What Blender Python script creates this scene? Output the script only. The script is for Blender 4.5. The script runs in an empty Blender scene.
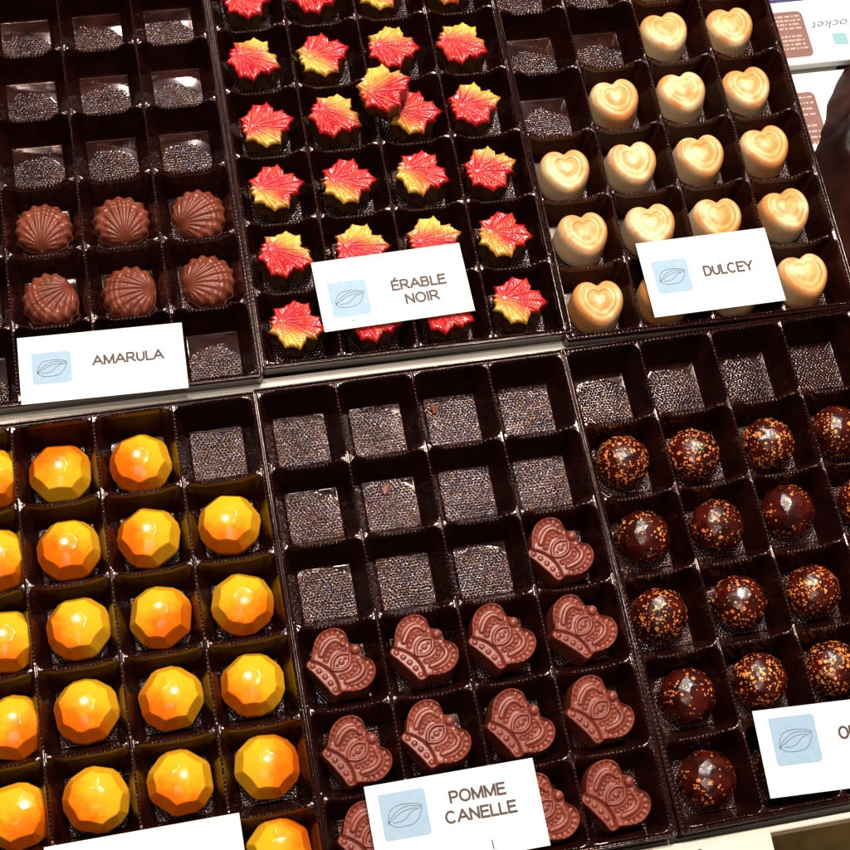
import bpy, bmesh, math, random
import numpy as np
from mathutils import Vector, Matrix
U = 0.01                                   # everything below is written in centimetres
D2R = math.radians
rnd = random.Random(11)
S = bpy.context.scene
COL = S.collection

# ------------------------------------------------------------------ materials
class NT:
    def __init__(s, name):
        s.m = bpy.data.materials.new(name); s.m.use_nodes = True
        s.t = s.m.node_tree; s.N = s.t.nodes; s.L = s.t.links
        s.b = s.N['Principled BSDF']
    def n(s, kind, **kw):
        o = s.N.new(kind)
        for k, v in kw.items(): setattr(o, k, v)
        return o
    def link(s, a, b): s.L.new(a, b)
    def val(s, sock, v):
        if hasattr(v, 'is_output') or hasattr(v, 'links'): s.L.new(v, sock)
        else: sock.default_value = v
    def math(s, op, a, b=None, c=None, clamp=False):
        o = s.n('ShaderNodeMath', operation=op); o.use_clamp = clamp
        s.val(o.inputs[0], a)
        if b is not None: s.val(o.inputs[1], b)
        if c is not None: s.val(o.inputs[2], c)
        return o.outputs[0]
    def mix(s, f, a, b):
        o = s.n('ShaderNodeMix', data_type='RGBA')
        s.val(o.inputs[0], f)
        for i, v in ((6, a), (7, b)):
            s.val(o.inputs[i], v if hasattr(v, 'links') else (*v, 1))
        return o.outputs[2]
    def coords(s, scale=100.0):
        tc = s.n('ShaderNodeTexCoord'); mp = s.n('ShaderNodeMapping')
        mp.inputs['Scale'].default_value = (scale,)*3
        s.link(tc.outputs['Object'], mp.inputs['Vector'])
        return mp.outputs['Vector']
    def noise(s, v, scale, detail=3.0, rough=0.5, out=0):
        o = s.n('ShaderNodeTexNoise'); s.link(v, o.inputs['Vector'])
        o.inputs['Scale'].default_value = scale; o.inputs['Detail'].default_value = detail
        o.inputs['Roughness'].default_value = rough
        return o.outputs[out]
    def offs(s, v, amount=37.0):
        """shift the texture by the object's own random number so repeats differ"""
        oi = s.n('ShaderNodeObjectInfo'); r = s.math('MULTIPLY', oi.outputs['Random'], amount)
        o = s.n('ShaderNodeVectorMath', operation='ADD'); s.link(v, o.inputs[0])
        cx = s.n('ShaderNodeCombineXYZ')
        s.link(r, cx.inputs[0]); s.link(s.math('MULTIPLY', r, 1.7), cx.inputs[1])
        s.link(cx.outputs[0], o.inputs[1]); return o.outputs[0]
    def ramp(s, f, lo, hi):
        o = s.n('ShaderNodeMapRange', interpolation_type='SMOOTHSTEP'); s.val(o.inputs[0], f)
        o.inputs[1].default_value = lo; o.inputs[2].default_value = hi
        return o.outputs[0]
    def bump(s, h, strength, dist_cm):
        o = s.n('ShaderNodeBump'); s.val(o.inputs['Height'], h)
        o.inputs['Strength'].default_value = strength; o.inputs['Distance'].default_value = dist_cm*U
        s.link(o.outputs[0], s.b.inputs['Normal']); return o
    def set(s, **kw):
        names = dict(col='Base Color', rough='Roughness', metal='Metallic', spec='Specular IOR Level', ior='IOR',
                     sss='Subsurface Weight', coat='Coat Weight', coatr='Coat Roughness', trans='Transmission Weight')
        for k, v in kw.items():
            if k == 'col' and not hasattr(v, 'links'): v = (*v, 1)
            s.val(s.b.inputs[names[k]], v)
        return s.m

def m_plastic(name, emboss=False, spec=.11):
    t = NT(name); v = t.coords()
    vr = t.offs(v)
    n1 = t.noise(vr, 0.9, 2)
    if not emboss:
        t.set(col=t.mix(t.ramp(n1, .3, .7), (.009, .0018, .0012), (.019, .0042, .0030)),
              rough=t.math('MULTIPLY_ADD', n1, .08, .10), spec=spec)
        t.b.inputs['Specular Tint'].default_value = (1, .80, .76, 1)
        t.bump(t.noise(vr, 2.2, 3), .25, .04)
    else:
        # woven stipple moulded into the pocket floor
        wob = t.noise(vr, 1.1, 2, out=1)
        wv = t.n('ShaderNodeVectorMath', operation='MULTIPLY_ADD'); t.link(wob, wv.inputs[0])
        wv.inputs[1].default_value = (.30, .26, 0); t.link(v, wv.inputs[2])
        sp = t.n('ShaderNodeSeparateXYZ'); t.link(wv.outputs[0], sp.inputs[0])
        sx = t.math('SINE', t.math('MULTIPLY', sp.outputs[0], 2*math.pi/.135))
        row = t.math('ROUND', t.math('DIVIDE', sp.outputs[1], .12))
        sh = t.math('MULTIPLY', row, math.pi)
        sx2 = t.math('SINE', t.math('ADD', t.math('MULTIPLY', sp.outputs[0], 2*math.pi/.155), sh))
        sy = t.math('COSINE', t.math('MULTIPLY', sp.outputs[1], 2*math.pi/.12))
        h = t.math('MULTIPLY', t.math('ADD', sx2, 1.0), t.math('ADD', sy, 1.0))
        fine = t.noise(vr, 9, 2)
        h = t.math('ADD', h, t.math('MULTIPLY', fine, 3.0))
        amp = t.ramp(t.noise(vr, .8, 2), .32, .55)
        h = t.math('MULTIPLY', h, t.math('MULTIPLY_ADD', amp, .25, .75))
        # the stipple stops short of the far side in a shallow arc (object colour r = how far down it stops)
        oi = t.n('ShaderNodeObjectInfo'); sc = t.n('ShaderNodeSeparateColor'); t.link(oi.outputs['Color'], sc.inputs[0])
        edge = t.math('ADD', sp.outputs[1], t.math('MULTIPLY', t.math('MULTIPLY', sp.outputs[0], sp.outputs[0]), .42))
        edge = t.math('ADD', edge, t.math('MULTIPLY_ADD', t.noise(vr, 1.6, 3), .8, -.4))
        lim = t.math('MULTIPLY_ADD', sc.outputs[0], -1.9, 2.35)
        msk = t.ramp(t.math('SUBTRACT', lim, edge), 0.0, .22)
        h = t.math('MULTIPLY', h, msk)
        t.set(col=t.mix(t.ramp(n1, .3, .7), (.008, .002, .002), (.028, .008, .005)),
              rough=.11, spec=.55)
        tint = t.mix(t.ramp(t.noise(vr, 5, 2), .4, .6), (1, .72, .58), (.86, .78, .92))
        t.link(tint, t.b.inputs['Specular Tint'])
        t.bump(h, 1.0, .0072)
    return t.m

def m_choc(name, c1, c2, rough=.38, sss=0.0, bscale=7, bamp=.02, coat=0.0):
    t = NT(name); v = t.offs(t.coords())
    n = t.noise(v, 1.3, 4, .6)
    t.set(col=t.mix(t.ramp(n, .35, .65), c1, c2), rough=t.math('MULTIPLY_ADD', t.noise(v, 3, 3), .22, rough-.1), spec=.5, coat=coat, coatr=.12)
    if sss:
        t.set(sss=sss); t.b.inputs['Subsurface Radius'].default_value = (1, .45, .2); t.b.inputs['Subsurface Scale'].default_value = .0035
    t.bump(t.noise(v, bscale, 4, .65), .5, bamp)
    return t.m

def airbrush(t, v, ca, cb, soft=.35, nz=.45):
    """ca sprayed over cb from the side given by the object's colour (r = angle / 2pi, g = reach in cm / 4 + .5)"""
    oi = t.n('ShaderNodeObjectInfo'); sc = t.n('ShaderNodeSeparateColor'); t.link(oi.outputs['Color'], sc.inputs[0])
    ang = t.math('MULTIPLY', sc.outputs[0], 2*math.pi)
    sp = t.n('ShaderNodeSeparateXYZ'); t.link(v, sp.inputs[0])
    d = t.math('ADD', t.math('MULTIPLY', sp.outputs[0], t.math('COSINE', ang)), t.math('MULTIPLY', sp.outputs[1], t.math('SINE', ang)))
    thr = t.math('MULTIPLY_ADD', sc.outputs[1], 4, -2)
    vr = t.offs(v)
    d = t.math('ADD', t.math('SUBTRACT', d, thr), t.math('MULTIPLY', t.math('SUBTRACT', t.noise(vr, 1.6, 4, .6), .5), nz*2))
    f = t.ramp(d, -soft, soft)
    return t.mix(f, cb, ca), f, vr

def m_leaf():
    t = NT('leaf_glaze'); v = t.coords()
    yel, red = (.84, .53, .08), (.60, .010, .020)
    c, f, vr = airbrush(t, v, yel, red, .50, .42)
    c = t.mix(t.math('MULTIPLY', t.ramp(t.noise(vr, 1.4, 3), .42, .7), .55), c, t.mix(f, (.74, .06, .02), (.88, .26, .03)))
    # tiny freckles of red in the yellow and the other way round
    c = t.mix(t.math('MULTIPLY', t.ramp(t.noise(vr, 9, 2), .56, .72), .45), c, (.80, .16, .02))
    t.set(col=c, rough=.2, spec=.5, coat=.6, coatr=.06, sss=.08)
    t.b.inputs['Subsurface Scale'].default_value = .002
    t.bump(t.noise(vr, 5, 2), .3, .012)
    return t.m
def m_orange():
    t = NT('orange_glaze'); v = t.coords()
    c, f, vr = airbrush(t, v, (.88, .15, .003), (.94, .43, .014), .75, .9)
    t.set(col=c, rough=.15, spec=.32, sss=.05)
    t.b.inputs['Subsurface Scale'].default_value = .003
    t.bump(t.noise(vr, 6, 3), .35, .008)
    return t.m
def m_heart():
    t = NT('blond_chocolate'); v = t.coords()
    c, f, vr = airbrush(t, v, (.88, .38, .12), (.94, .67, .37), .8, .8)
    sp = t.n('ShaderNodeSeparateXYZ'); t.link(v, sp.inputs[0])
    top = t.math('MULTIPLY', t.ramp(sp.outputs[2], 1.0, 1.5), t.ramp(t.noise(vr, 1.2, 3), .34, .66))   # sprayed from above, unevenly
    c = t.mix(t.math('MULTIPLY', top, .92), c, (.84, .30, .075))
    # crevices keep a little more of the sprayed colour: it follows the moulded rings, not the light
    t.set(col=c, rough=.32, spec=.45, sss=.22)
    t.b.inputs['Subsurface Radius'].default_value = (1, .6, .25); t.b.inputs['Subsurface Scale'].default_value = .004
    t.bump(t.noise(vr, 5, 4, .6), .5, .02)
    return t.m
def m_glitter():
    t = NT('dark_chocolate_with_gold_flakes'); v = t.coords(); vr = t.offs(v, 91)
    oi = t.n('ShaderNodeObjectInfo'); sc = t.n('ShaderNodeSeparateColor'); t.link(oi.outputs['Color'], sc.inputs[0])
    def flakes(scale, size, dens_add):
        w = t.n('ShaderNodeTexVoronoi'); w.inputs['Scale'].default_value = scale; t.link(vr, w.inputs['Vector'])
        w.inputs['Randomness'].default_value = 1.0
        s2 = t.n('ShaderNodeSeparateColor'); t.link(w.outputs['Color'], s2.inputs[0])
        ins = t.math('LESS_THAN', w.outputs['Distance'], t.math('MULTIPLY_ADD', s2.outputs[1], size*.7, size*.35))
        clump = t.noise(vr, 1.1, 2)
        dens = t.math('ADD', t.math('MULTIPLY_ADD', clump, 2.6, -1.2+dens_add), sc.outputs[0])
        return t.math('MULTIPLY', ins, t.math('LESS_THAN', s2.outputs[0], dens)), s2.outputs[2]
    a, ca = flakes(4.4, .42, -.03); b, cb = flakes(8.5, .46, .14)
    f = t.math('MAXIMUM', a, b)
    gold = t.mix(ca, (1, .22, .05), (1, .42, .11))
    base = t.mix(t.ramp(t.noise(vr, 1.5, 3), .35, .65), (.022, .003, .002), (.070, .006, .003))
    t.set(col=t.mix(f, base, gold), rough=t.math('MULTIPLY_ADD', f, .1, .24), metal=t.math('MULTIPLY', f, .25), spec=.55)
    hb = t.math('MULTIPLY_ADD', f, .6, t.math('MULTIPLY', t.noise(vr, 5, 3), 1.0))
    t.bump(hb, .5, .02)
    return t.m
def m_plain(name, c, rough=.6, bs=0, ba=0, c2=None, ns=1.0, spec=.4):
    t = NT(name); v = t.coords()
    col = t.mix(t.ramp(t.noise(v, ns, 4, .6), .3, .7), c, c2) if c2 else c
    t.set(col=col, rough=rough, spec=spec)
    if ba: t.bump(t.noise(v, bs, 4, .6), .6, ba)
    return t.m

PL = m_plastic('tray_plastic'); EM = m_plastic('embossed_tray_plastic', True); CREST = m_plastic('tray_plastic_crest', False, .6)
MILK = m_choc('milk_chocolate', (.16, .034, .017), (.23, .053, .028), .33)
CROWN = m_choc('red_milk_chocolate', (.175, .029, .015), (.24, .045, .023), .36)
BODY = m_choc('leaf_body_chocolate', (.09, .028, .008), (.19, .075, .016), .3, sss=.0)
LEAF, ORANGE, HEART, GLIT = m_leaf(), m_orange(), m_heart(), m_glitter()
PAPER = m_plain('card_paper', (.80, .80, .79), .6, 14, .004, (.77, .77, .76), 1.5)
CREAM = m_plain('cream_paper', (.74, .71, .60), .6, 14, .004, (.70, .67, .56), 1.5)
INK = m_plain('brown_ink', (.075, .045, .042), .6)
PENCIL = m_plain('grey_line_ink', (.10, .15, .19), .6)
BLUE = m_plain('pale_blue_print', (.29, .43, .57), .55, c2=(.32, .46, .59), ns=3)
TEAL = m_plain('pale_teal_print', (.24, .44, .48), .55)
BROWNP = m_plain('brown_print', (.20, .09, .075), .5, c2=(.25, .11, .09), ns=2)
BOARD = m_plain('white_board', (.78, .72, .62), .5, 3, .01, (.70, .64, .55), .5)
CLOTH = m_plain('olive_cloth', (.42, .29, .09), .9, 8, .05, (.19, .12, .04), .25)
PRINTP = m_plain('pale_brown_print', (.50, .36, .29), .6)
WRAP = m_plain('dark_brown_wrap', (.050, .010, .006), .48, 1.2, .08, (.008, .002, .002), .25, .2)
PURPLE = m_plain('violet_print', (.16, .12, .42), .5, c2=(.32, .28, .6), ns=1.0)

# ------------------------------------------------------------------ object helpers
def mesh_np(name, V, F, mats, idx=None, smooth=True):
    me = bpy.data.meshes.new(name)
    V = np.asarray(V, float)*U
    me.from_pydata(V.tolist(), [], F)
    for m in mats: me.materials.append(m)
    if idx is not None: me.polygons.foreach_set('material_index', np.asarray(idx, 'i'))
    if smooth is not None: me.polygons.foreach_set('use_smooth', [bool(smooth)]*len(me.polygons))
    me.update(); return me
def put(name, me, parent=None, loc=(0, 0, 0), rot=(0, 0, 0), color=None):
    o = bpy.data.objects.new(name, me); COL.objects.link(o)
    o.location = Vector(loc)*U; o.rotation_euler = rot
    if parent: o.parent = parent
    if color: o.color = color
    return o
def thing(name, label, cat, loc, rot=(0, 0, 0), group=None):
    o = put(name, None, None, loc, rot); return tag(o, label, cat, group)
def tag(o, label, cat, group=None):
    o['label'] = label; o['category'] = cat
    if group: o['group'] = group
    return o
def sharp(me, deg=35):
    bm = bmesh.new(); bm.from_mesh(me)
    for e in bm.edges:
        if len(e.link_faces) == 2 and e.calc_face_angle(0) > D2R(deg): e.smooth = False
    bm.to_mesh(me); bm.free(); return me
def slab(name, poly, z0, z1, mat, bevel=0.0):
    """upright prism over a 2D outline (cm)"""
    n = len(poly); V = [(x, y, z0) for x, y in poly]+[(x, y, z1) for x, y in poly]
    F = [list(range(n-1, -1, -1)), list(range(n, 2*n))]+[[i, (i+1) % n, n+(i+1) % n, n+i] for i in range(n)]
    me = mesh_np(name, V, F, [mat], smooth=False)
    if bevel:
        bm = bmesh.new(); bm.from_mesh(me)
        bmesh.ops.bevel(bm, geom=bm.edges[:], offset=bevel*U, segments=2, affect='EDGES'); bm.to_mesh(me); bm.free()
    return me
def rrect(x0, y0, x1, y1, r, k=6):
    P = []
    for cx, cy, a in ((x1-r, y1-r, 0), (x0+r, y1-r, 90), (x0+r, y0+r, 180), (x1-r, y0+r, 270)):
        for i in range(k+1):
            t = D2R(a+90*i/k); P.append((cx+r*math.cos(t), cy+r*math.sin(t)))
    return P
def sm(x): x = np.clip(x, 0, 1); return x*x*(3-2*x)

# ------------------------------------------------------------------ trays
PX, PY, DEP = 3.4, 3.52, 1.74
HX, HY = 2*PX, 3*PY
def pocket(kind):
    def axis(h, n):
        e = np.linspace(0, .15, 9)[:-1]
        return np.concatenate([-h+e, np.linspace(-h+.15, h-.15, n), (h-e)[::-1]])
    x = axis(PX/2, 78); y = axis(PY/2, 84); nx, ny = len(x), len(y)
    X, Y = np.meshgrid(x, y)
    fx, fy, r = 1.15, 1.14, .26
    qx, qy = np.abs(X)-(fx-r), np.abs(Y)-(fy-r)
    sd = np.hypot(np.maximum(qx, 0), np.maximum(qy, 0))+np.minimum(np.maximum(qx, qy), 0)-r
    tx = np.maximum(np.abs(X)-fx, 0)/(PX/2-fx-.035); ty = np.maximum(np.abs(Y)-fy, 0)/(PY/2-fy-.04)
    p = 3.2; t = (tx**p+ty**p)**(1/p)
    t = np.clip(np.where(sd < 0, 0, t), 0, 1)
    t2 = np.where(t < .12, t*t/.24/.94, np.where(t > .95, 1-(1-t)**2/.1/.94, (t-.06)/.94*1.0+0.0))
    t2 = np.clip(t2, 0, 1)
    Z = -DEP*(1-t2)
    # finger dips in the cross bars (not on the outside edges of the tray)
    w = 1-sm((np.abs(X+.05)-.62)/.85)
    dip = .42*w
    inner = np.where(Y > 0, kind != 'top', kind != 'bottom')
    frac = np.where(inner, dip/DEP, 0)*sm((np.abs(Y)-fy*.9)/.25)
    Z = -DEP+(Z+DEP)*(1-frac)
    # rope like beads on the crests
    ex, ey = PX/2-np.abs(X), PY/2-np.abs(Y)
    cx = np.exp(-(ex/.055)**2); cy = np.exp(-(ey/.05)**2)*(1-np.exp(-(ex/.3)**2))
    Z += .08*cx*sm((1.5-np.abs(Y))/.15)*np.sin(2*math.pi*Y/.176+ex*16*np.sign(X))
    Z += .07*cy*sm((1.0-np.abs(X))/.1)*np.sin(2*math.pi*X/.17+ey*16*np.sign(Y))
    Z += .03*cx*(1-np.exp(-(ey/.1)**2))*0+.02*np.maximum(cx, cy)
    # little lug at the end of the beaded stretch
    Z += .05*np.exp(-((X-1.12)/.05)**2)*np.exp(-(ey/.13)**2)
    # gentle unevenness of a thin vacuum formed floor
    Z += np.where(sd < 0, .02*np.sin(2.1*X+.6)*np.cos(1.7*Y), 0)
    V = np.stack([X, Y, Z], -1).reshape(-1, 3)
    F = []; idx = []
    for j in range(ny-1):
        for i in range(nx-1):
            a = j*nx+i; F.append((a, a+1, a+nx+1, a+nx))
            idx.append(1 if max(sd[j, i], sd[j+1, i+1], sd[j, i+1], sd[j+1, i]) < .015 else 2 if (max(ex[j, i], ex[j+1, i+1]) < .12 or max(ey[j, i], ey[j+1, i+1]) < .12) else 0)
    return mesh_np('pocket_'+kind, V, F, [PL, EM, CREST], idx)
POCK = {k: pocket(k) for k in ('mid', 'top', 'bottom')}
def rim_mesh():
    # cross section (distance outwards, height); the inner edge meets the pockets
    prof = [(-.004, .02), (.03, .0), (.055, -.06), (.09, -.07), (.12, -.03), (.15, .03), (.185, .045), (.215, .02), (.23, -.05), (.235, -.3), (.235, -.8), (.24, -1.25)]
    path = []
    def seg(x0, y0, x1, y1, nx_, ny_):
        L = math.hypot(x1-x0, y1-y0); n = int(L/.045)
        for i in range(n): path.append((x0+(x1-x0)*i/n, y0+(y1-y0)*i/n, nx_, ny_, i*L/n))
    r = .0
    segs = [(-HX, HY, HX, HY, 0, 1), (HX, HY, HX, -HY, 1, 0), (HX, -HY, -HX, -HY, 0, -1), (-HX, -HY, -HX, HY, -1, 0)]
    for s in segs:
        seg(*s)
        # rounded corner fan
        a0 = math.atan2(s[5], s[4])
        for k in range(1, 7):
            a = a0-math.pi/2*k/7; path.append((s[2], s[3], math.cos(a), math.sin(a), 0))
    V = []; F = []; n = len(path); m = len(prof)
    for (x, y, ax, ay, t) in path:
        for k, (d, z) in enumerate(prof):
            b = 0
            if k in (0, 1): b = .05*math.sin(2*math.pi*t/.19)
            V.append((x+ax*d, y+ay*d, z+b))
    for i in range(n):
        for k in range(m-1):
            a = i*m+k; b = ((i+1) % n)*m+k
            F.append((a, b, b+1, a+1))
    me = mesh_np('tray_rim', V, F, [CREST]); return me
RIM = rim_mesh()
TR = {'crown': (0, 0, 0), 'orange': (-13.8625, -.1084, .0016), 'glitter': (13.95, .1331, .0165),
      'leaf': (.6255, 22.3416, -.0093), 'heart': (14.30, 21.8814, -.0094), 'shell': (-13.3486, 22.1386, -.009)}
TLAB = {'crown': 'dark brown plastic tray holding crown shaped chocolates, three rows still empty',
        'orange': 'dark brown plastic tray holding yellow and orange faceted chocolates',
        'glitter': 'dark brown plastic tray holding gold flecked dark chocolates, its top row empty',
        'leaf': 'dark brown plastic tray filled with red and yellow maple leaf chocolates',
        'heart': 'dark brown plastic tray holding cream heart chocolates',
        'shell': 'dark brown plastic tray holding six brown shell chocolates, mostly empty'}
TZ = {'heart': -.03, 'leaf': .02}
for k, (x, y, th) in TR.items():
    t = thing('chocolate_tray', TLAB[k], 'tray', (x, y, TZ.get(k, 0)), (0, 0, th), 'plastic chocolate trays laid side by side')
    put('rim', RIM, t)
    for j in range(6):
        for i in range(4):
            put('pocket', POCK['top' if j == 0 else 'bottom' if j == 5 else 'mid'], t, ((i-1.5)*PX, (2.5-j)*PY, 0), color=((rnd.uniform(.80, .92) if k in ('shell', 'heart') else rnd.choice([0, .1, .2, .3, .5]) if k != 'glitter' else rnd.uniform(.3, .6)), 0, 0, 1))
def cell(tr, i, j, dx=0, dy=0):
    x0, y0, th = TR[tr]; lx = (i-1.5)*PX+dx; ly = (2.5-j)*PY+dy
    return (x0+math.cos(th)*lx-math.sin(th)*ly, y0+math.sin(th)*lx+math.cos(th)*ly)

# ------------------------------------------------------------------ chocolate shapes
def polar(name, R, H, side, mat, na=160, nr=36, cx=0, cy=0, pw=1.0, base=True, bottom_only=False, smooth=True):
    """star shaped relief: R(theta) outline, H(x, y, rho) height, side = [(scale, z)...] going down from the outline"""
    th = np.arange(na)*2*math.pi/na; Rt = R(th)
    V = [(cx, cy, float(H(np.array([cx]), np.array([cy]), np.array([0.]))[0]))]
    F = []
    rows = []
    for k in range(1, nr+1):
        rho = (k/nr)**pw; x = cx+Rt*rho*np.cos(th); y = cy+Rt*rho*np.sin(th)
        rows.append(np.stack([x, y, H(x, y, np.full(na, rho))], 1))
    for q in side:
        s, z = q[:2]; b = q[2] if len(q) > 2 else 0
        Rs = (Rt*(1-b)+b*1.16)*s
        x = cx+Rs*np.cos(th); y = cy+Rs*np.sin(th)
        rows.append(np.stack([x, y, np.full(na, float(z))], 1))
    for r in rows: V += r.tolist()
    for i in range(na): F.append((0, 1+i, 1+(i+1) % na))
    for k in range(len(rows)-1):
        a = 1+k*na; b = a+na
        for i in range(na):
            j = (i+1) % na; F.append((a+i, b+i, b+j, a+j))
    a = 1+(len(rows)-1)*na
    F.append(tuple(a+i for i in range(na-1, -1, -1)))
    return sharp(mesh_np(name, V, F, [mat], smooth=smooth), 50)

def segdist(x, y, P):
    d = np.full(np.shape(x), 9.); 
    for (x0, y0), (x1, y1) in zip(P[:-1], P[1:]):
        L = (x1-x0)**2+(y1-y0)**2; t = np.clip(((x-x0)*(x1-x0)+(y-y0)*(y1-y0))/L, 0, 1)
        d = np.minimum(d, np.hypot(x-x0-t*(x1-x0), y-y0-t*(y1-y0)))
    return d
def smooth_poly(P, n=6):
    out = []
    for i in range(len(P)-1):
        p0 = P[max(i-1, 0)]; p1 = P[i]; p2 = P[i+1]; p3 = P[min(i+2, len(P)-1)]
        for k in range(n):
            t = k/n
            out.append(tuple(.5*((2*p1[q])+(-p0[q]+p2[q])*t+(2*p0[q]-5*p1[q]+4*p2[q]-p3[q])*t*t+(-p0[q]+3*p1[q]-3*p2[q]+p3[q])*t**3) for q in (0, 1)))
    return out+[P[-1]]
def along(P, n, a=0., b=1.):
    P = np.array(P); d = np.r_[0, np.cumsum(np.hypot(*np.diff(P, axis=0).T))]
    s = np.linspace(a, b, n)*d[-1]
    return list(zip(np.interp(s, d, P[:, 0]), np.interp(s, d, P[:, 1])))
def outline_R(P, cx, cy):
    """polar radius of a closed outline around (cx, cy)"""
    P = np.array(P+[P[0]]); a = np.unwrap(np.arctan2(P[:, 1]-cy, P[:, 0]-cx)); r = np.hypot(P[:, 0]-cx, P[:, 1]-cy)
    if a[-1] < a[0]: a = a[::-1]; r = r[::-1]
    def R(th):
        t = (th-a[0]) % (2*math.pi)+a[0]
        # straight edges between the outline points
        i = np.clip(np.searchsorted(a, t, side='right')-1, 0, len(a)-2)
        a0, a1, r0, r1 = a[i], a[i+1], r[i], r[i+1]
        den = r0*np.sin(t-a0)+r1*np.sin(a1-t)
        return r0*r1*np.sin(a1-a0)/np.where(np.abs(den) < 1e-9, 1e-9, den)
    return R

# --- maple leaf
def leaf_meshes():
    half = [(0, 1.32), (8, 1.10), (13, .98), (18, 1.0), (21, .90), (29, 1.07), (37, .80), (48, .62), (57, .84), (61, .82), (74, 1.20), (80, 1.04), (90, .99), (97, 1.04), (107, 1.22), (118, 1.02),
            (128, 1.02), (136, .95), (145, 1.06), (154, 1.34), (160, 1.12), (167, 1.05), (175, 1.20)]
    pts = [(a, r) for a, r in half]+[(180, 1.0)]+[(360-a, r) for a, r in half[:0:-1]]
    P = [((.24+r*.83)*math.cos(D2R(a)), (.24+r*.83)*math.sin(D2R(a))) for a, r in pts]
    R = outline_R(P, 0, 0)
    o = (-.78, 0)
    def tip(a, r): return (r*math.cos(D2R(a)), r*math.sin(D2R(a)))
    veins = [[o, tip(0, 1.3)]]+[[o, tip(s*a, r)] for s in (1, -1) for a, r in ((74, 1.15), (107, 1.15), (29, 1.0), (154, 1.28))]
    def H(x, y, rho):
        z = 1.52+.10*(1-rho**3)
        ds = np.stack([segdist(x, y, v) for v in veins])
        k = ds.argmin(0); d = ds.min(0)
        z = z+.07*np.exp(-(d/.035)**2)+.10*np.clip(d/.28, 0, 1)-.03
        # side veins: fine ribs slanting off the nearest main vein
        ang = np.array([math.atan2(v[1][1]-v[0][1], v[1][0]-v[0][0]) for v in veins])[k]
        t = (x-o[0])*np.cos(ang)+(y-o[1])*np.sin(ang)
        z = z+.014*np.sin(2*math.pi*(t-d*.8)/.14)*np.clip(d/.08, 0, 1)*np.clip((1-rho)/.06, 0, 1)
        z = z-.10*np.clip((rho-.9)/.1, 0, 1)**2
        return z
    top = polar('leaf_top', R, H, [(1.0, 1.34), (.95, 1.30)], LEAF, 264, 44)
    Rb = lambda th: R(th)
    body = polar('leaf_body', Rb, lambda x, y, rho: np.full(np.shape(x), 1.31), [(.955, 1.2), (.97, .6), (.95, .1), (.88, 0)], BODY, 176, 3)
    # start the body slightly inside the leaf edge
    V = np.empty(len(body.vertices)*3); body.vertices.foreach_get('co', V); V = V.reshape(-1, 3)
    rr = np.hypot(V[:, 0], V[:, 1]); V[:, :2] *= .955; body.vertices.foreach_set('co', V.ravel())
    return top, body
LT, LB = leaf_meshes()

# --- heart
def heart_mesh(kind):
    P = []
    for i in range(120):
        t = 2*math.pi*i/120
        sn = math.sin(t); x = 16*math.copysign(abs(sn)**2.2, sn); y = 14.6*math.cos(t)-4.0*math.cos(2*t)-1.1*math.cos(3*t)-.4*math.cos(4*t)
        P.append((x*.0745, y*.072))
    ymid = .10; P = [(x, y+.12) for x, y in P]
    R0 = outline_R(P[::-1], 0, 0)
    def R(th):   # full lobes, a rounded tip
        d = np.abs((np.degrees(th)-90+180) % 360-180)      # angle away from the cleft
        f = lambda d: np.interp(np.abs(d), [0, 7, 16, 28, 44, 64, 88, 110, 130, 150, 166, 180], [.70, .82, 1.01, 1.16, 1.23, 1.21, 1.13, 1.06, 1.04, 1.08, 1.16, 1.20])
        return sum(f(d+q) for q in (-9, -6, -3, 0, 3, 6, 9))/7
    def H(x, y, rho):
        z = 1.56-.02*rho
        z = z-.24*np.clip((rho-.78)/.22, 0, 1)**2.2
        z = z-.035*np.exp(-((rho-.72)/.05)**2)+.02*np.exp(-((rho-.57)/.06)**2)-.045*np.exp(-((rho-.44)/.04)**2)+.05*(1-sm((rho-.2)/.2))
        return z
    return polar('heart_chocolate', R, H, [(1.03, 1.18, .02), (1.045, 1.0, .1), (1.06, .7, .25), (1.08, .4, .4), (1.08, .15, .5), (1.05, .03, .5), (1.0, 0, .5)], HEART, 150, 50)
HM = heart_mesh(0)

# --- scallop shell: hinge towards -x
def shell_mesh():
    hx = -1.02
    NR = 11; span = D2R(156)
    def R(th):
        # outline: round fan, scalloped on the far side, pinched at the hinge
        x, y = np.cos(th), np.sin(th)
        r = 1.22+.0*th
        r = r*(1-.15*np.exp(-((np.abs((th+math.pi) % (2*math.pi)-math.pi)-math.pi)/.7)**2))
        px, py = r*x, r*y
        ph = np.arctan2(py, px-hx)
        sc = np.cos(ph/span*2*math.pi*NR/1.0)
        fade = np.clip((x+.9)/.5, 0, 1)
        return r+.055*sc*fade
    def H(x, y, rho):
        ph = np.arctan2(y, x-hx+1e-6); dist = np.hypot(x-hx, y)
        rib = np.cos(ph/span*2*math.pi*NR)
        inside = np.clip(dist/.5, 0, 1)
        z = .40+.68*np.sqrt(np.clip(1-(rho*.97)**2.3, 0, 1))
        z = z+.055*np.sign(rib)*np.abs(rib)**.7*inside*np.clip((np.abs(1.2-rho)), .35, 1)
        z = z-.16*np.exp(-((x-hx)**2+(y)**2)/.05)
        z = z+.016*np.sin(dist*2*math.pi/.23)*np.clip((dist-1.3)/.4, 0, 1)
        return z
    return polar('shell_chocolate', R, H, [(1.035, .40), (1.03, .33), (1.06, .30), (1.05, .2), (1.07, .16), (1.05, .05), (1.0, 0)], MILK, 220, 46)
SM = shell_mesh()

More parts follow.
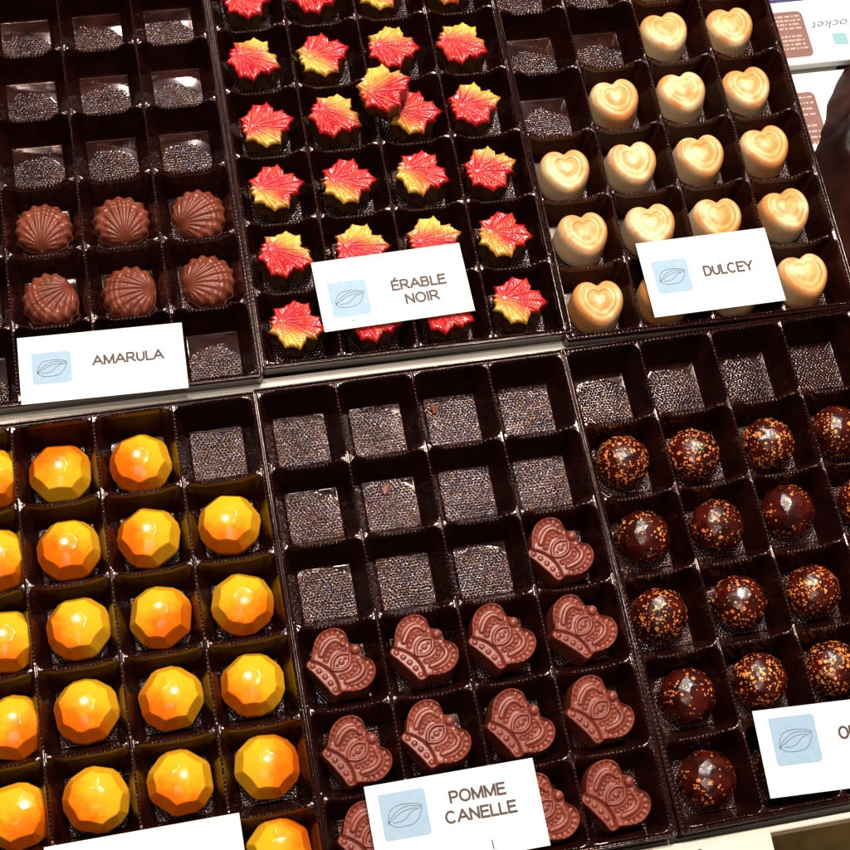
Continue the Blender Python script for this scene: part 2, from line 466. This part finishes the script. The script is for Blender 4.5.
# --- gem cut dome
def gem_mesh(name, mat, sc=1.0, h=1.7, seed=0, rot=0):
    r = random.Random(seed); P = []
    def ring(n, rad, z, off, jr=.03, jz=.02):
        for i in range(n):
            a = 2*math.pi*(i+off)/n+r.uniform(-.04, .04)+rot
            q = rad*(1+r.uniform(-jr, jr)); P.append((q*sc*math.cos(a), q*sc*math.sin(a), z*h+r.uniform(-jz, jz)*sc))
    ring(8, .32, .995, 0, .05, .004); ring(8, .80, .89, .5, .03, .01); ring(8, 1.14, .64, 0, .02); ring(8, 1.30, .36, .5, .015); ring(8, 1.25, 0, 0, .01, 0)
    bm = bmesh.new()
    for p in P: bm.verts.new(Vector(p)*U)
    bmesh.ops.convex_hull(bm, input=bm.verts[:])
    bmesh.ops.dissolve_limit(bm, angle_limit=D2R(5), verts=bm.verts[:], edges=bm.edges[:])
    bmesh.ops.bevel(bm, geom=bm.edges[:], offset=.035*U*sc, segments=3, affect='EDGES', profile=.5)
    me = bpy.data.meshes.new(name); bm.to_mesh(me); bm.free(); me.materials.append(mat)
    me.polygons.foreach_set('use_smooth', [True]*len(me.polygons)); me.update()
    return me
def dome_mesh(name, mat, seed):
    # smooth cap cut by eight steep flat facets, so the cap ends in scallops
    q = random.Random(seed); n = 8
    A = [2*math.pi*(k+q.uniform(-.06, .06))/n for k in range(n)]; D = [1.0+q.uniform(-.05, .05) for _ in range(n)]
    A2 = [a+math.pi/n for a in A]
    def R(th):
        r = np.full(th.shape, 9.)
        for a, d in zip(A, D): c = np.cos(th-a); r = np.where(c > .3, np.minimum(r, (d+.285)/np.maximum(c, .3)), r)
        for a in A2: c = np.cos(th-a); r = np.where(c > .3, np.minimum(r, 1.325/np.maximum(c, .3)), r)
        return r
    def H(x, y, rho):
        r = np.hypot(x, y); cap = 1.66-.26*r**2
        fc = np.min(np.stack([np.full(r.shape, 1.65)]+[1.65-.46*(x*math.cos(a)+y*math.sin(a)-.38) for a in A2]), 0); cap = .5*cap+.5*fc 
        L = [cap]
        for a, d in zip(A, D): L.append(1.30-2.3*(x*math.cos(a)+y*math.sin(a)-d))
        for a in A2: L.append(1.28-2.6*(x*math.cos(a)+y*math.sin(a)-1.075))
        L = np.stack(L); k = .006; m = L.min(0)
        return m-k*np.log(np.exp(-(L-m)/k).sum(0))
    return polar(name, R, H, [(1.005, .60), (1.0, .45), (.97, .15), (.92, 0)], mat, 240, 64)
GEMS = [dome_mesh('orange_dome', ORANGE, s) for s in range(4)]
GLITS = [gem_mesh('glitter_gem', GLIT, .955, 1.55, 20+s, s*.3) for s in range(5)]

# --- crown
def crown_mesh():
    halfR = [(0, .96), (.12, .94), (.24, .85), (.32, .77), (.42, .78), (.55, .84), (.80, .93), (1.05, .88), (1.28, .70), (1.42, .42), (1.46, .12), (1.38, -.2), (1.2, -.5), (.98, -.78), (.93, -.86), (.95, -.93), (.84, -1.2), (.4, -1.19)]
    Rt = smooth_poly(halfR, 5)
    cx, cy = 0, -.1
    full = [p for p in Rt]+[(-x, y) for x, y in Rt[::-1][1:-1]]
    full = full[::-1]      # counter clockwise
    R = outline_R(full, cx, cy)
    def mir(P): return [P, [(-x, y) for x, y in P]]
    border = smooth_poly([(1.06, -.52), (1.24, -.2), (1.29, .12), (1.24, .42), (1.06, .66), (.80, .72), (.55, .62)], 6)
    cres = smooth_poly([(.76, -.44), (.88, -.15), (.93, .14), (.86, .38), (.70, .50), (.50, .54)], 6)
    row2 = smooth_poly([(.46, -.46), (.60, -.16), (.62, .12), (.50, .32), (.30, .43)], 6)
    arc3 = smooth_poly([(.03, -.50), (.24, -.28), (.31, -.02), (.25, .22), (.03, .44)], 6)
    beads = [(x, y, .1) for P in mir(along(border, 9)) for x, y in P]
    beads += [(x, y, .082) for P in mir(along(row2, 6, .04, .97)) for x, y in P]
    beads += [(u, -.93-.10*(u/.8)**2, .115) for u in (-.68, -.34, 0, .34, .68)]
    beads += [(0, -.02, .125), (0, .20, .07), (0, -.24, .07)]
    def H(x, y, rho):
        z = np.full(np.shape(x), 1.50)
        ax = np.abs(x)
        groove_v = -.62-.30*(x/.9)**2
        z = z-.13*np.exp(-((y-groove_v)/.045)**2)
        z = z-.07*(y > groove_v)*1.0*(1-np.clip((rho-.9)/.05, 0, 1))
        z = z-.07*((y < groove_v-.07) & (rho < .93))
        up = (y > groove_v)
        z = z+up*.10*np.exp(-(segdist(ax, y, cres)/.10)**4)
        z = z+up*.09*np.exp(-(segdist(ax, y, arc3)/.065)**4)
        z = z-up*.11*np.exp(-(segdist(ax, y, border)/.115)**4)-up*.06*np.exp(-(segdist(ax, y, row2)/.10)**4)
        # thin raised outline between the border beads and the crescents
        for bx, by, br in beads:
            q = np.clip(1-((x-bx)**2+(y-by)**2)/br**2, 0, 1)
            z = z+.08*np.sqrt(q)
        # the orb on top
        q = np.clip(1-((x)**2+(y-.74)**2)/.20**2, 0, 1); z = z+.17*np.sqrt(q)-.07*np.exp(-((np.hypot(x, y-.74)-.25)/.035)**2)
        z = 1.50+(z-1.50)*.82-.06*np.clip((rho-.955)/.045, 0, 1)**2
        return z
    return polar('crown_chocolate', R, H, [(1.005, 1.38), (1.01, 1.2), (1.03, .6), (1.04, .1), (1.0, 0)], CROWN, 300, 76, cx, cy)
CM = crown_mesh()

# ------------------------------------------------------------------ placing the chocolates
ORD = ['top', 'second', 'third', 'fourth', 'fifth', 'bottom']
CO = ['leftmost', 'second from left', 'third from left', 'rightmost']
FL = -DEP+.012
def ang(a): return (a % 360)/360

# leaves: (col, row, dx, dy, turn, side the yellow lies on, reach of the yellow (larger = less))
LV = [(0, 0, .1, .1, 10, 100, .9), (1, 0, -.05, .0, -15, 120, 1.0), (2, 0, -.2, -.05, 5, 215, .25), (3, 0, -.2, -.1, -5, 240, 1.0),
      (0, 1, -.07, .05, -25, 55, .25), (1, 1, -.15, 0, 12, 225, .35), (2, 1, -.16, .05, -8, 90, .25), (3, 1, -.18, -.1, -28, 70, .2),
      (0, 2, .05, -.05, 8, 265, .5), (1, 2, -.09, .05, -30, 50, .2), (2, 2, .25, -.15, -5, 235, .6), (3, 2, -.2, .0, 8, 62, .25),
      (0, 3, .02, .1, 5, 235, .45), (1, 3, -.02, .05, -4, 235, .45), (2, 3, .06, .05, -25, 215, .35), (3, 3, -.12, -.05, 12, 62, .35),
      (0, 4, -.02, .1, -25, 55, .2), (1, 4, .04, .1, -5, 80, .1), (2, 4, 0, .1, 8, 80, .1), (3, 4, -.12, -.05, -12, 225, .45),
      (0, 5, -.02, .1, -18, 255, .3), (1, 5, 0, .0, -20, 100, .9), (2, 5, -.05, -.05, -30, 95, 1.0), (3, 5, -.1, .05, -12, 230, .4)]
def side_word(a):
    return ['right', 'upper right', 'upper', 'upper left', 'left', 'lower left', 'lower', 'lower right'][int(((a % 360)+22.5)//45) % 8]
def make_leaf(label, loc, rot, yel, reach):
    t = thing('maple_leaf_chocolate', label, 'chocolate', loc, rot, 'maple leaf chocolates')
    put('body', LB, t); put('leaf_relief', LT, t, color=(ang(yel-math.degrees(rot[2])), (reach+2.22)/4, 0, 1)); return t
for (i, j, dx, dy, turn, yel, reach) in LV:
    x, y = cell('leaf', i, j, dx, dy)
    much = 'all red' if reach > .7 else 'red, yellow %s' % side_word(yel)
    make_leaf('maple leaf chocolate, %s, %s in the %s row' % (much, CO[i], ORD[j]), (x, y, FL), (0, 0, D2R(turn)), yel, reach)
sx, sy = cell('leaf', 2, 2, -1.05, .55)
make_leaf('maple leaf chocolate with yellow top, lying on top of two other leaves', (sx, sy, -.12), (D2R(7), D2R(-9), D2R(12)), 105, .12)

HV = [(2, 0, 0, .15, 3), (2, 1, -.2, 0, 5), (3, 1, -.2, 0, 0), (1, 2, -.1, 0, 4), (2, 2, -.1, 0, 2), (3, 2, -.2, 0, 6), (0, 3, 0, -.05, 0), (1, 3, -.08, 0, 3), (2, 3, -.1, 0, 4), (3, 3, -.12, .1, 8),
      (0, 4, .12, -.02, 3), (1, 4, .1, .05, 2), (2, 4, -.12, .05, -2), (3, 4, -.1, .12, 10), (0, 5, .1, .0, -3), (1, 5, 0, .0, 4), (2, 5, 0, 0, 0), (3, 5, -.12, .1, 6)]
for (i, j, dx, dy, turn) in HV:
    x, y = cell('heart', i, j, dx, dy)
    a = rnd.uniform(0, 360); reach = rnd.choice([-.5, -.2, .1, .3, .6])
    if (i, j) in ((2, 2), (1, 3)): reach = 1.6
    if (i, j) in ((3, 2), (2, 1), (3, 1)): a, reach = 70, -.1
    o = put('heart_chocolate', HM, None, (x, y, FL-.03), (D2R(rnd.uniform(-3, 3)), D2R(rnd.uniform(-3, 3)), D2R(turn)), (ang(a), (reach+2)/4, 0, 1))
    tone = 'cream' if reach > .4 else 'cream and orange tinted'
    tag(o, '%s heart chocolate, %s in the %s row' % (tone, CO[i], ORD[j]), 'chocolate', 'heart chocolates')

SV = [(1, 3, -.05, 0, -100, 0), (2, 3, .05, 0, -88, 0), (3, 3, .12, -.05, -150, 0), (1, 4, 0, 0, 20, 0), (2, 4, .1, -.1, -8, 0), (3, 4, .1, .05, 195, 0)]
for (i, j, dx, dy, hinge, _) in SV:
    x, y = cell('shell', i, j, dx, dy)
    o = put('shell_chocolate', SM, None, (x, y, FL), (D2R(rnd.uniform(-3, 3)), D2R(rnd.uniform(-3, 3)), D2R(hinge+180)))
    tag(o, 'brown ribbed scallop shell chocolate, %s of the %s row of shells' % (['', 'left', 'middle', 'right'][i], 'upper' if j == 3 else 'lower'), 'chocolate', 'shell chocolates')

OV = [(0, 0, .75, .0), (1, 0, .1, -.15), (2, 0, .1, -.2), (0, 1, .65, -.1), (1, 1, .08, -.1), (2, 1, .05, -.05), (3, 1, .06, 0), (0, 2, .6, -.1), (1, 2, .15, 0), (2, 2, .12, -.02), (3, 2, .07, 0),
      (0, 3, .6, -.15), (1, 3, .1, .05), (2, 3, .06, .05), (3, 3, .03, .05), (0, 4, .45, -.1), (1, 4, .08, .05), (2, 4, 0, .15), (3, 4, .07, .2), (1, 5, 0, 0), (2, 5, 0, 0), (3, 5, .08, .4)]
OC = {(1, 0): (110, .1), (2, 0): (215, .1), (1, 1): (235, -.1), (2, 1): (200, .3), (3, 1): (250, .5), (1, 2): (210, .5), (2, 2): (300, .1), (3, 2): (285, .4), (1, 3): (240, .2), (2, 3): (230, .4), (3, 3): (220, .5),
      (1, 4): (215, .4), (2, 4): (250, .3), (3, 4): (340, .2), (3, 5): (20, .5)}
for n, (i, j, dx, dy) in enumerate(OV):
    x, y = cell('orange', i, j, dx-.03, dy)
    a, reach = OC.get((i, j), (rnd.choice([230, 260, 300]), .3))
    rz = rnd.uniform(0, 360)
    o = put('faceted_chocolate', GEMS[n % 4], None, (x, y, FL), (D2R(rnd.uniform(-4, 4)), D2R(rnd.uniform(-4, 4)), D2R(rz)), (ang(a-rz), (reach+1.95)/4, 0, 1))
    tag(o, 'yellow faceted chocolate, orange at %s, %s in the %s row' % (side_word(a), CO[i], ORD[j]), 'chocolate', 'yellow and orange faceted chocolates')

GV = [(0, 1, -.03, .3, .50), (1, 1, -.15, .15, .46), (2, 1, 0, .1, .30), (3, 1, -.15, .2, .22), (0, 2, 0, .35, .02), (1, 2, .02, .3, .12), (2, 2, -.06, .35, .0), (3, 2, .15, .2, .25), (0, 3, -.1, .35, .36), (1, 3, .08, .2, .28),
      (2, 3, .05, .2, .34), (3, 3, 0, .1, .3), (0, 4, .13, .25, .05), (1, 4, .02, .3, .40), (2, 4, -.05, .25, .50), (3, 4, 0, .1, .3), (0, 5, .06, .25, .12), (1, 5, 0, 0, .2), (2, 5, 0, 0, .2), (3, 5, 0, 0, .2)]
for n, (i, j, dx, dy, dens) in enumerate(GV):
    x, y = cell('glitter', i, j, dx, dy-.12)
    o = put('faceted_chocolate', GLITS[n % 5], None, (x, y, FL), (D2R(rnd.uniform(-7, 7)), D2R(rnd.uniform(-7, 7)), D2R(rnd.uniform(0, 360))), (dens, 0, 0, 1))
    amt = 'thickly gold flecked' if dens > .33 else 'gold flecked' if dens > .13 else 'sparsely flecked'
    tag(o, '%s dark faceted chocolate, %s in the %s row' % (amt, CO[i], ORD[j]), 'chocolate', 'gold flecked dark chocolates')

CV = [(3, 2, -.19, .0, -52), (0, 3, -.02, .15, -56), (1, 3, .05, .15, -52), (2, 3, -.08, .2, -50), (3, 3, -.06, .1, -42), (0, 4, 0, .05, -58), (1, 4, -.12, .08, -55), (2, 4, -.08, .05, -55), (3, 4, -.08, .1, -54),
      (0, 5, .15, .1, -56), (1, 5, .0, .0, -55), (2, 5, .2, .05, -57), (3, 5, -.16, .15, -55)]
for (i, j, dx, dy, turn) in CV:
    x, y = cell('crown', i, j, dx+.03, dy)
    o = put('crown_chocolate', CM, None, (x, y, FL), (D2R(rnd.uniform(-3, 3)), D2R(rnd.uniform(-3, 3)), D2R(turn)))
    tag(o, 'reddish brown crown chocolate, %s in the %s row' % (CO[i], ORD[j]), 'chocolate', 'crown chocolates')

# crumbs left in empty pockets
def crumb(label, x, y, r, seed, mat, z=FL):
    q = random.Random(seed); bm = bmesh.new()
    for _ in range(14):
        v = Vector((q.gauss(0, 1), q.gauss(0, 1), q.gauss(0, 1))).normalized(); bm.verts.new(Vector((v.x*r*q.uniform(.7, 1.2), v.y*r*1.5, (v.z*.45+.45)*r))*U)
    bmesh.ops.convex_hull(bm, input=bm.verts[:]); me = bpy.data.meshes.new('crumb'); bm.to_mesh(me); bm.free(); me.materials.append(mat)
    tag(put('chocolate_crumb', me, None, (x, y, z), (0, 0, q.uniform(0, 3))), label, 'crumb', 'chocolate crumbs in empty pockets')
x, y = cell('crown', 2, 0, -.75, .62); crumb('pale pink chocolate crumb in the top row of the crown tray, third pocket', x, y, .16, 1, MILK)
x, y = cell('crown', 1, 1, -.1, .72); crumb('reddish chocolate crumb in the second row of the crown tray', x, y, .2, 2, CROWN)
x, y = cell('glitter', 0, 5, .55, -.95); crumb('small grey brown crumb below the lowest left gold flecked chocolate', x, y, .17, 3, MILK)

# ------------------------------------------------------------------ name cards
def text_mesh(body, w, h, cx, cy, z, mat, shear=0.0, flip=False):
    cu = bpy.data.curves.new('t', 'FONT'); cu.body = body; cu.size = 1; cu.shear = shear; cu.resolution_u = 4; cu.offset = .012 if shear == 0 else 0
    ob = bpy.data.objects.new('t', cu); COL.objects.link(ob)
    dg = bpy.context.evaluated_depsgraph_get(); me = bpy.data.meshes.new_from_object(ob.evaluated_get(dg))
    bpy.data.objects.remove(ob); 
    V = np.empty(len(me.vertices)*3); me.vertices.foreach_get('co', V); V = V.reshape(-1, 3)
    lo, hi = V.min(0), V.max(0); cap = .72 if h else 1
    V[:, 0] = (V[:, 0]-(lo[0]+hi[0])/2)*w/(hi[0]-lo[0])
    V[:, 1] = (V[:, 1]-(.36))*h/.72
    if flip: V[:, :2] *= -1
    V[:, 0] += cx; V[:, 1] += cy; V[:, 2] = z
    me.vertices.foreach_set('co', (V*U).ravel()); me.materials.clear(); me.materials.append(mat); me.update(); return me
GLYPH = {
    'A': (.98, [[(0, 0), (.49, 1)], [(.49, 1), (.98, 0)], [(.17, .34), (.81, .34)]]), 'M': (1.02, [[(.05, 0), (.05, 1)], [(.05, 1), (.51, .05)], [(.51, .05), (.97, 1)], [(.97, 1), (.97, 0)]]),
    'N': (.84, [[(.05, 0), (.05, 1)], [(.05, .98), (.79, .02)], [(.79, 0), (.79, 1)]]), 'L': (.64, [[(.05, 1), (.05, 0)], [(.05, .0), (.64, .0)]]),
    'E': (.74, [[(.05, 0), (.05, 1)], [(.05, 1), (.72, 1)], [(.05, .53), (.66, .53)], [(.05, 0), (.74, 0)]]), 'I': (.12, [[(.06, 0), (.06, 1)]]),
    'Y': (.90, [[(0, 1), (.45, .44)], [(.9, 1), (.45, .44)], [(.45, .44), (.45, 0)]]),
    'U': (.80, ['U']), 'O': (1.0, ['O']), 'C': (.94, ['C']), 'D': (.86, ['D']), 'P': (.78, ['P']), 'R': (.86, ['R']), 'B': (.80, ['B'])}
GLYPH['É'] = (GLYPH['E'][0], GLYPH['E'][1]+[[(.34, 1.16), (.50, 1.34)]])
def arc(cx, cy, rx, ry, a0, a1, n=14): return [(cx+rx*math.cos(D2R(a0+(a1-a0)*i/n)), cy+ry*math.sin(D2R(a0+(a1-a0)*i/n))) for i in range(n+1)]
def strokes(ch):
    w, S_ = GLYPH[ch]; out = []
    for q in S_:
        if q == 'U': out.append([(.05, 1)]+arc(.40, .36, .35, .36, 180, 360)+[(.75, 1)])
        elif q == 'O': out.append(arc(.5, .5, .46, .51, 0, 360, 30))
        elif q == 'C': out.append(arc(.48, .5, .44, .51, 42, 318, 26))
        elif q == 'D': out += [[(.05, 0), (.05, 1)], [(.05, 1), (.38, 1)]+arc(.38, .5, .44, .5, 90, -90, 18)+[(.05, 0)]]
        elif q == 'P' or q == 'R':
            out += [[(.05, 0), (.05, 1)], [(.05, 1), (.45, 1)]+arc(.47, .73, .27, .27, 90, -90, 12)+[(.05, .46)]]
            if q == 'R': out.append([(.42, .46), (.84, 0)])
        elif q == 'B': out += [[(.05, 0), (.05, 1)], [(.05, 1), (.42, 1)]+arc(.43, .77, .25, .23, 90, -90, 12)+[(.05, .54)], [(.43, .54)]+arc(.45, .27, .29, .27, 90, -90, 12)+[(.05, 0)]]
        else: out.append(q)
    return w, out
def letters(body, w, h, cx, cy, mat, weight=.225):
    P = []; x = 0
    for ch in body:
        gw, S_ = strokes(ch)
        P += [[(x+a, b) for a, b in q] for q in S_]; x += gw+.17
    x -= .17; kx = w/x
    V = []; F = []; z = .006
    for q in P:
        q = [(cx+(a-x/2)*kx, cy+(b-.5)*h) for a, b in q]; z += .0006
        q = np.array(q)
        if len(q) == 2:      # square ends
            d = q[1]-q[0]; d = d/np.hypot(*d)*h*weight*.35; q = np.array([q[0]-d, q[1]+d])
        T = np.gradient(q, axis=0); T /= np.hypot(T[:, 0], T[:, 1])[:, None]+1e-9
        N = np.stack([-T[:, 1], T[:, 0]], 1)*h*weight/2; b0 = len(V)
        for p, n in zip(q, N): V += [(p[0]+n[0], p[1]+n[1], z), (p[0]-n[0], p[1]-n[1], z)]
        for i in range(len(q)-1): a = b0+2*i; F.append((a, a+1, a+3, a+2))
    return mesh_np('lettering', V, F, [mat], smooth=False)
def tube2d(name, paths, w, z, mat):
    """flat inked lines of width w"""
    V = []; F = []
    for P in paths:
        P = np.array(P); T = np.gradient(P, axis=0); T /= np.hypot(T[:, 0], T[:, 1])[:, None]+1e-9
        N = np.stack([-T[:, 1], T[:, 0]], 1)*w/2; b = len(V)
        for p, n in zip(P, N): V += [(p[0]+n[0], p[1]+n[1], z), (p[0]-n[0], p[1]-n[1], z)]
        for i in range(len(P)-1): a = b+2*i; F.append((a, a+1, a+3, a+2))
    return mesh_np(name, V, F, [mat])
def pod(cx, cy, s):
    def tr(P): return [(cx+x*s, cy+y*s) for x, y in smooth_poly(P, 6)]
    return [tr([(-.62, -.22), (-.55, .08), (-.35, .30), (0, .36), (.35, .33), (.60, .26), (.64, .16), (.52, -.12), (.30, -.34), (-.05, -.40), (-.38, -.37), (-.62, -.22)]),
            tr([(-.62, -.22), (-.45, .0), (-.15, .20), (.15, .27), (.62, .20)]),
            tr([(-.45, -.22), (-.2, -.22), (.0, -.16), (.25, .05), (.60, .16)]),
            tr([(-.62, -.22), (-.40, -.08), (-.15, .07), (.1, .15), (.45, .16)])]
def name_card(label, tlx, tly, rot, w, h, logo, lines, tick=None, z=.1, tilt=(0, 0), bend=.03, fade=0):
    c = thing('name_card', label, 'card', (tlx, tly, z), (tilt[0], tilt[1], D2R(rot)), 'white name cards lying on the trays')
    # paper with a very slight curl
    n = 16; V = []; F = []
    for zz in (0, -.035):
        for j in range(2):
            for i in range(n+1):
                V.append((w*i/n, -h*j, zz))
    g = lambda l, j, i: l*2*(n+1)+j*(n+1)+i
    for i in range(n):
        F.append((g(0, 1, i), g(0, 1, i+1), g(0, 0, i+1), g(0, 0, i))); F.append((g(1, 0, i), g(1, 0, i+1), g(1, 1, i+1), g(1, 1, i)))
        F.append((g(0, 0, i), g(0, 0, i+1), g(1, 0, i+1), g(1, 0, i))); F.append((g(1, 1, i), g(1, 1, i+1), g(0, 1, i+1), g(0, 1, i)))
    F.append((g(0, 0, 0), g(1, 0, 0), g(1, 1, 0), g(0, 1, 0))); F.append((g(0, 0, n), g(0, 1, n), g(1, 1, n), g(1, 0, n)))
    put('paper', mesh_np('card_paper', V, F, [PAPER], smooth=False), c)
    if logo:
        lx, ly, lw, lh = logo
        # upper right and both lower corners rounded like the print
        P = rrect(lx, -ly-lh, lx+lw, -ly, .16)
        P = P[:7]+[(lx, -ly)]+P[14:]
        L = put('logo_square', mesh_np('logo_square', [(x, y, .006) for x, y in P], [list(range(len(P)))], [BLUE], smooth=False), c)
        put('pod_drawing', tube2d('pod', pod(lx+lw/2, -ly-lh/2, lw*.60), .028, .011, PENCIL), L)
    for (s, tx, ty, tw, th) in lines:
        put('lettering', letters(s, tw, th, tx, -ty, INK), c)
    if tick: put('tick_mark', tube2d('tick', [[(tick[0], -tick[1]+tick[2]/2), (tick[0]+.02, -tick[1]-tick[2]/2)]], .05, .006, INK), c)
    return c
name_card('white name card reading AMARULA below the shell chocolates', -16.65, 14.50, -1.6, 7.05, 3.12, (.54, .80, 1.66, 1.48), [('AMARULA', 4.62, 1.40, 3.0, .40)])
name_card('white name card reading ÉRABLE NOIR on the maple leaf chocolates', -3.55, 16.46, 1.2, 6.83, 3.46, (.51, 1.13, 1.74, 1.75), [('ÉRABLE', 4.60, 1.68, 2.45, .43), ('NOIR', 4.62, 2.42, 1.5, .43)], tick=(1.35, 3.1, .1))
name_card('white name card reading DULCEY on the heart chocolates', 11.40, 15.50, .3, 6.29, 3.80, (.47, 1.02, 1.68, 1.68), [('DULCEY', 4.02, 1.82, 2.35, .45)])
name_card('white name card reading POMME CANELLE on the crown chocolates', -5.09, -6.81, .2, 6.88, 3.48, (.47, .41, 1.87, 1.83), [('POMME', 4.41, .98, 2.25, .42), ('CANELLE', 4.41, 1.74, 2.85, .42)], tick=(4.62, 3.05, .36))
name_card('white name card starting with OR on the gold flecked chocolates', 11.23, -6.42, -2.6, 6.9, 3.57, (.58, .38, 1.95, 1.98), [('OR', 3.86, 1.31, .82, .45)])
name_card('white name card cut off by the lower left edge, on the yellow faceted chocolates', -17.56, -7.03, .4, 7.5, 3.5, (.5, .6, 1.8, 1.8), [])

# ------------------------------------------------------------------ what lies around the trays
def struct(name, me, loc=(0, 0, 0)):
    o = put(name, me, None, loc); o['kind'] = 'structure'; return o
struct('tabletop', slab('tabletop', [(-60, -60), (70, -60), (70, 80), (-60, 80)], -8, -7, CLOTH))
tag(put('display_board', slab('display_board', rrect(-45, -11.25, 48, 60, .3), -2.5, -1.9, BOARD, .04)), 'long off white board carrying all the trays, its front edge at the lower right', 'board')
bd = bpy.data.objects['display_board']
put('front_lip', slab('front_lip', [(-45, -11.24), (48, -11.24), (48, -11.0), (-45, -11.0)], -1.89, -.55, BOARD, .03), bd)
put('middle_strip', slab('middle_strip', [(-45, 10.86), (48, 10.86), (48, 11.52), (-45, 11.52)], -1.89, -.75, BOARD, .03), bd)
# cream price card in front of the board
pc = thing('price_card', 'cream price card below the right end of the trays, mostly out of frame', 'card', (5.9, -11.0, -.50), (D2R(0), 0, D2R(-1.5)))
put('paper', slab('price_paper', rrect(0, -4, 5.0, 0, .12), -.04, 0, CREAM), pc)
put('lettering', text_mesh('50', .8, .5, 1.75, -.56, .01, INK), pc)

def script_box(label, x0, y0, x1, y1, z0, z1, word, rot):
    b = thing('paper_box', label, 'box', (x0, y0, z0), (0, 0, D2R(rot)), 'flat white boxes beside the heart tray')
    W, Hh = x1-x0, y1-y0; T = z1-z0
    put('box_body', slab('box_body', [(0, 0), (W, 0), (W, Hh), (0, Hh)], 0, T, PAPER, .03), b)
    p = put('brown_panel', mesh_np('brown_panel', [(x, y, T+.008) for x, y in rrect(-.2, .42, 1.75, Hh-(.6 if word else 1.1), .3)], [list(range(28))], [BROWNP], smooth=False), b)
    q = random.Random(5); V = []; F = []
    for k in range(9):
        if k in (4,): continue
        y = Hh-(.9 if word else 1.4)-k*(Hh-1.75)/8.4; x = .1
        while x < 1.45:
            w = q.uniform(.08, .34); a = len(V); zz = T+.014
            V += [(x, y-.055, zz), (min(x+w, 1.58), y-.055, zz), (min(x+w, 1.58), y+.055, zz), (x, y+.055, zz)]; F.append((a, a+1, a+2, a+3)); x += w+q.uniform(.05, .09)
    put('panel_print', mesh_np('panel_print', V, F, [PRINTP], smooth=False), p)
    if word:
        put('script', text_mesh('ocket', 2.0, .48, 3.02, 2.15, T+.008, PENCIL, .35, True), b)
        put('teal_square', mesh_np('teal_square', [(x, y, T+.008) for x, y in [(3.0, .95), (3.72, .90), (3.70, 1.58), (2.97, 1.62)]], [(0, 1, 2, 3)], [TEAL], smooth=False), b)
    return b
script_box('upper flat white box with brown text panel and upside down script, beside the heart tray', 21.55, 24.80, 29.5, 28.55, -1.45, -.95, True, 0)
script_box('lower flat white box half under a dark wrapper, showing a brown panel corner', 21.15, 20.1, 29.0, 24.6, -1.88, -1.46, False, 0)
tag(put('violet_packet', slab('violet_packet', rrect(19, 28.75, 32, 38, .3), -1.89, -.95, PURPLE, .05)), 'violet packet at the top right corner behind the white boxes', 'packet')

def wrapper():
    # crumpled dark wrapper: lumpy sheet with thickness, standing beside the heart tray
    q = random.Random(9); nx, ny = 60, 90; V = []; F = []
    from mathutils import noise as NZ
    for j in range(ny+1):
        for i in range(nx+1):
            u, v = i/nx, j/ny
            y = 4+v*22
            xl = 21.75+max(0, (y-20.2))*.60*(1 if y > 20.2 else 0)-max(0, 14-y)*.06
            x = xl+u*12
            edge = min(1, u*9)*min(1, (1-v)*9)*min(1, v*9)
            n = NZ.noise(Vector((x*.35, y*.30, 1.3)))*1.1+NZ.noise(Vector((x*.9, y*.8, 5)))*.45+abs(NZ.noise(Vector((x*.5+4, y*.22, 9))))*1.2
            z = -1.85+edge*(1.5+2.0*u+n)
            V.append((x+.25*NZ.noise(Vector((x, y*.9, 2))), y, z))
    n1 = nx+1
    for j in range(ny):
        for i in range(nx): a = j*n1+i; F.append((a, a+1, a+n1+1, a+n1))
    me = mesh_np('wrapper', V, F, [WRAP]); return me
tag(put('crumpled_wrapper', wrapper()), 'dark reddish brown crumpled glossy wrapper to the right of the heart tray', 'wrapper')

# ------------------------------------------------------------------ light
wd = bpy.data.worlds.new('World'); S.world = wd; wd.use_nodes = True
bg = wd.node_tree.nodes['Background']; bg.inputs[0].default_value = (1.0, .78, .66, 1); bg.inputs[1].default_value = .06
def lamp(name, loc, target, size, power, col=(1, .9, .78)):
    l = bpy.data.lights.new(name, 'AREA'); l.shape = 'DISK'; l.size = size*U; l.energy = power; l.color = col
    o = bpy.data.objects.new(name, l); COL.objects.link(o); o.location = Vector(loc)*U
    o.rotation_euler = (Vector(target)-Vector(loc)).to_track_quat('-Z', 'Y').to_euler(); return o
lamp('ceiling_or_added_spot', (38, 78, 150), (0, 8, 0), 9, 25, (1, .93, .83))
lamp('ceiling_or_added_spot', (-30, 66, 160), (0, 8, 0), 9, 11, (1, .88, .74))
lamp('ceiling_or_added_spot', (10, 36, 165), (0, 8, 0), 8, 8, (1, .92, .84))
lamp('added_soft_fill', (-30, -60, 170), (0, 8, 0), 70, 7, (1, .88, .76))  # added fill, no real fixture: brightens viewer-facing sides and softens plastic reflections

lamp('ceiling_or_added_spot', (2, 150, 158), (0, 20, 0), 12, 13, (1, .93, .88))  # added lamp, not one of the ceiling spots: puts glints on far pocket floors

# ------------------------------------------------------------------ camera
cam = bpy.data.cameras.new('camera'); co = bpy.data.objects.new('camera', cam); COL.objects.link(co); S.camera = co
co.location = Vector((-10.8221, -16.4587, 64.1311))*U; co.rotation_euler = (.3849, -.0983, -.1825)
cam.sensor_width = 36; cam.lens = 1603.28/850*36; cam.clip_start = .01; cam.clip_end = 50
S.view_settings.view_transform = 'Standard'; S.view_settings.look = 'None'; S.view_settings.exposure = 0; S.view_settings.gamma = 1
S.render.resolution_x = 1024; S.render.resolution_y = 1024
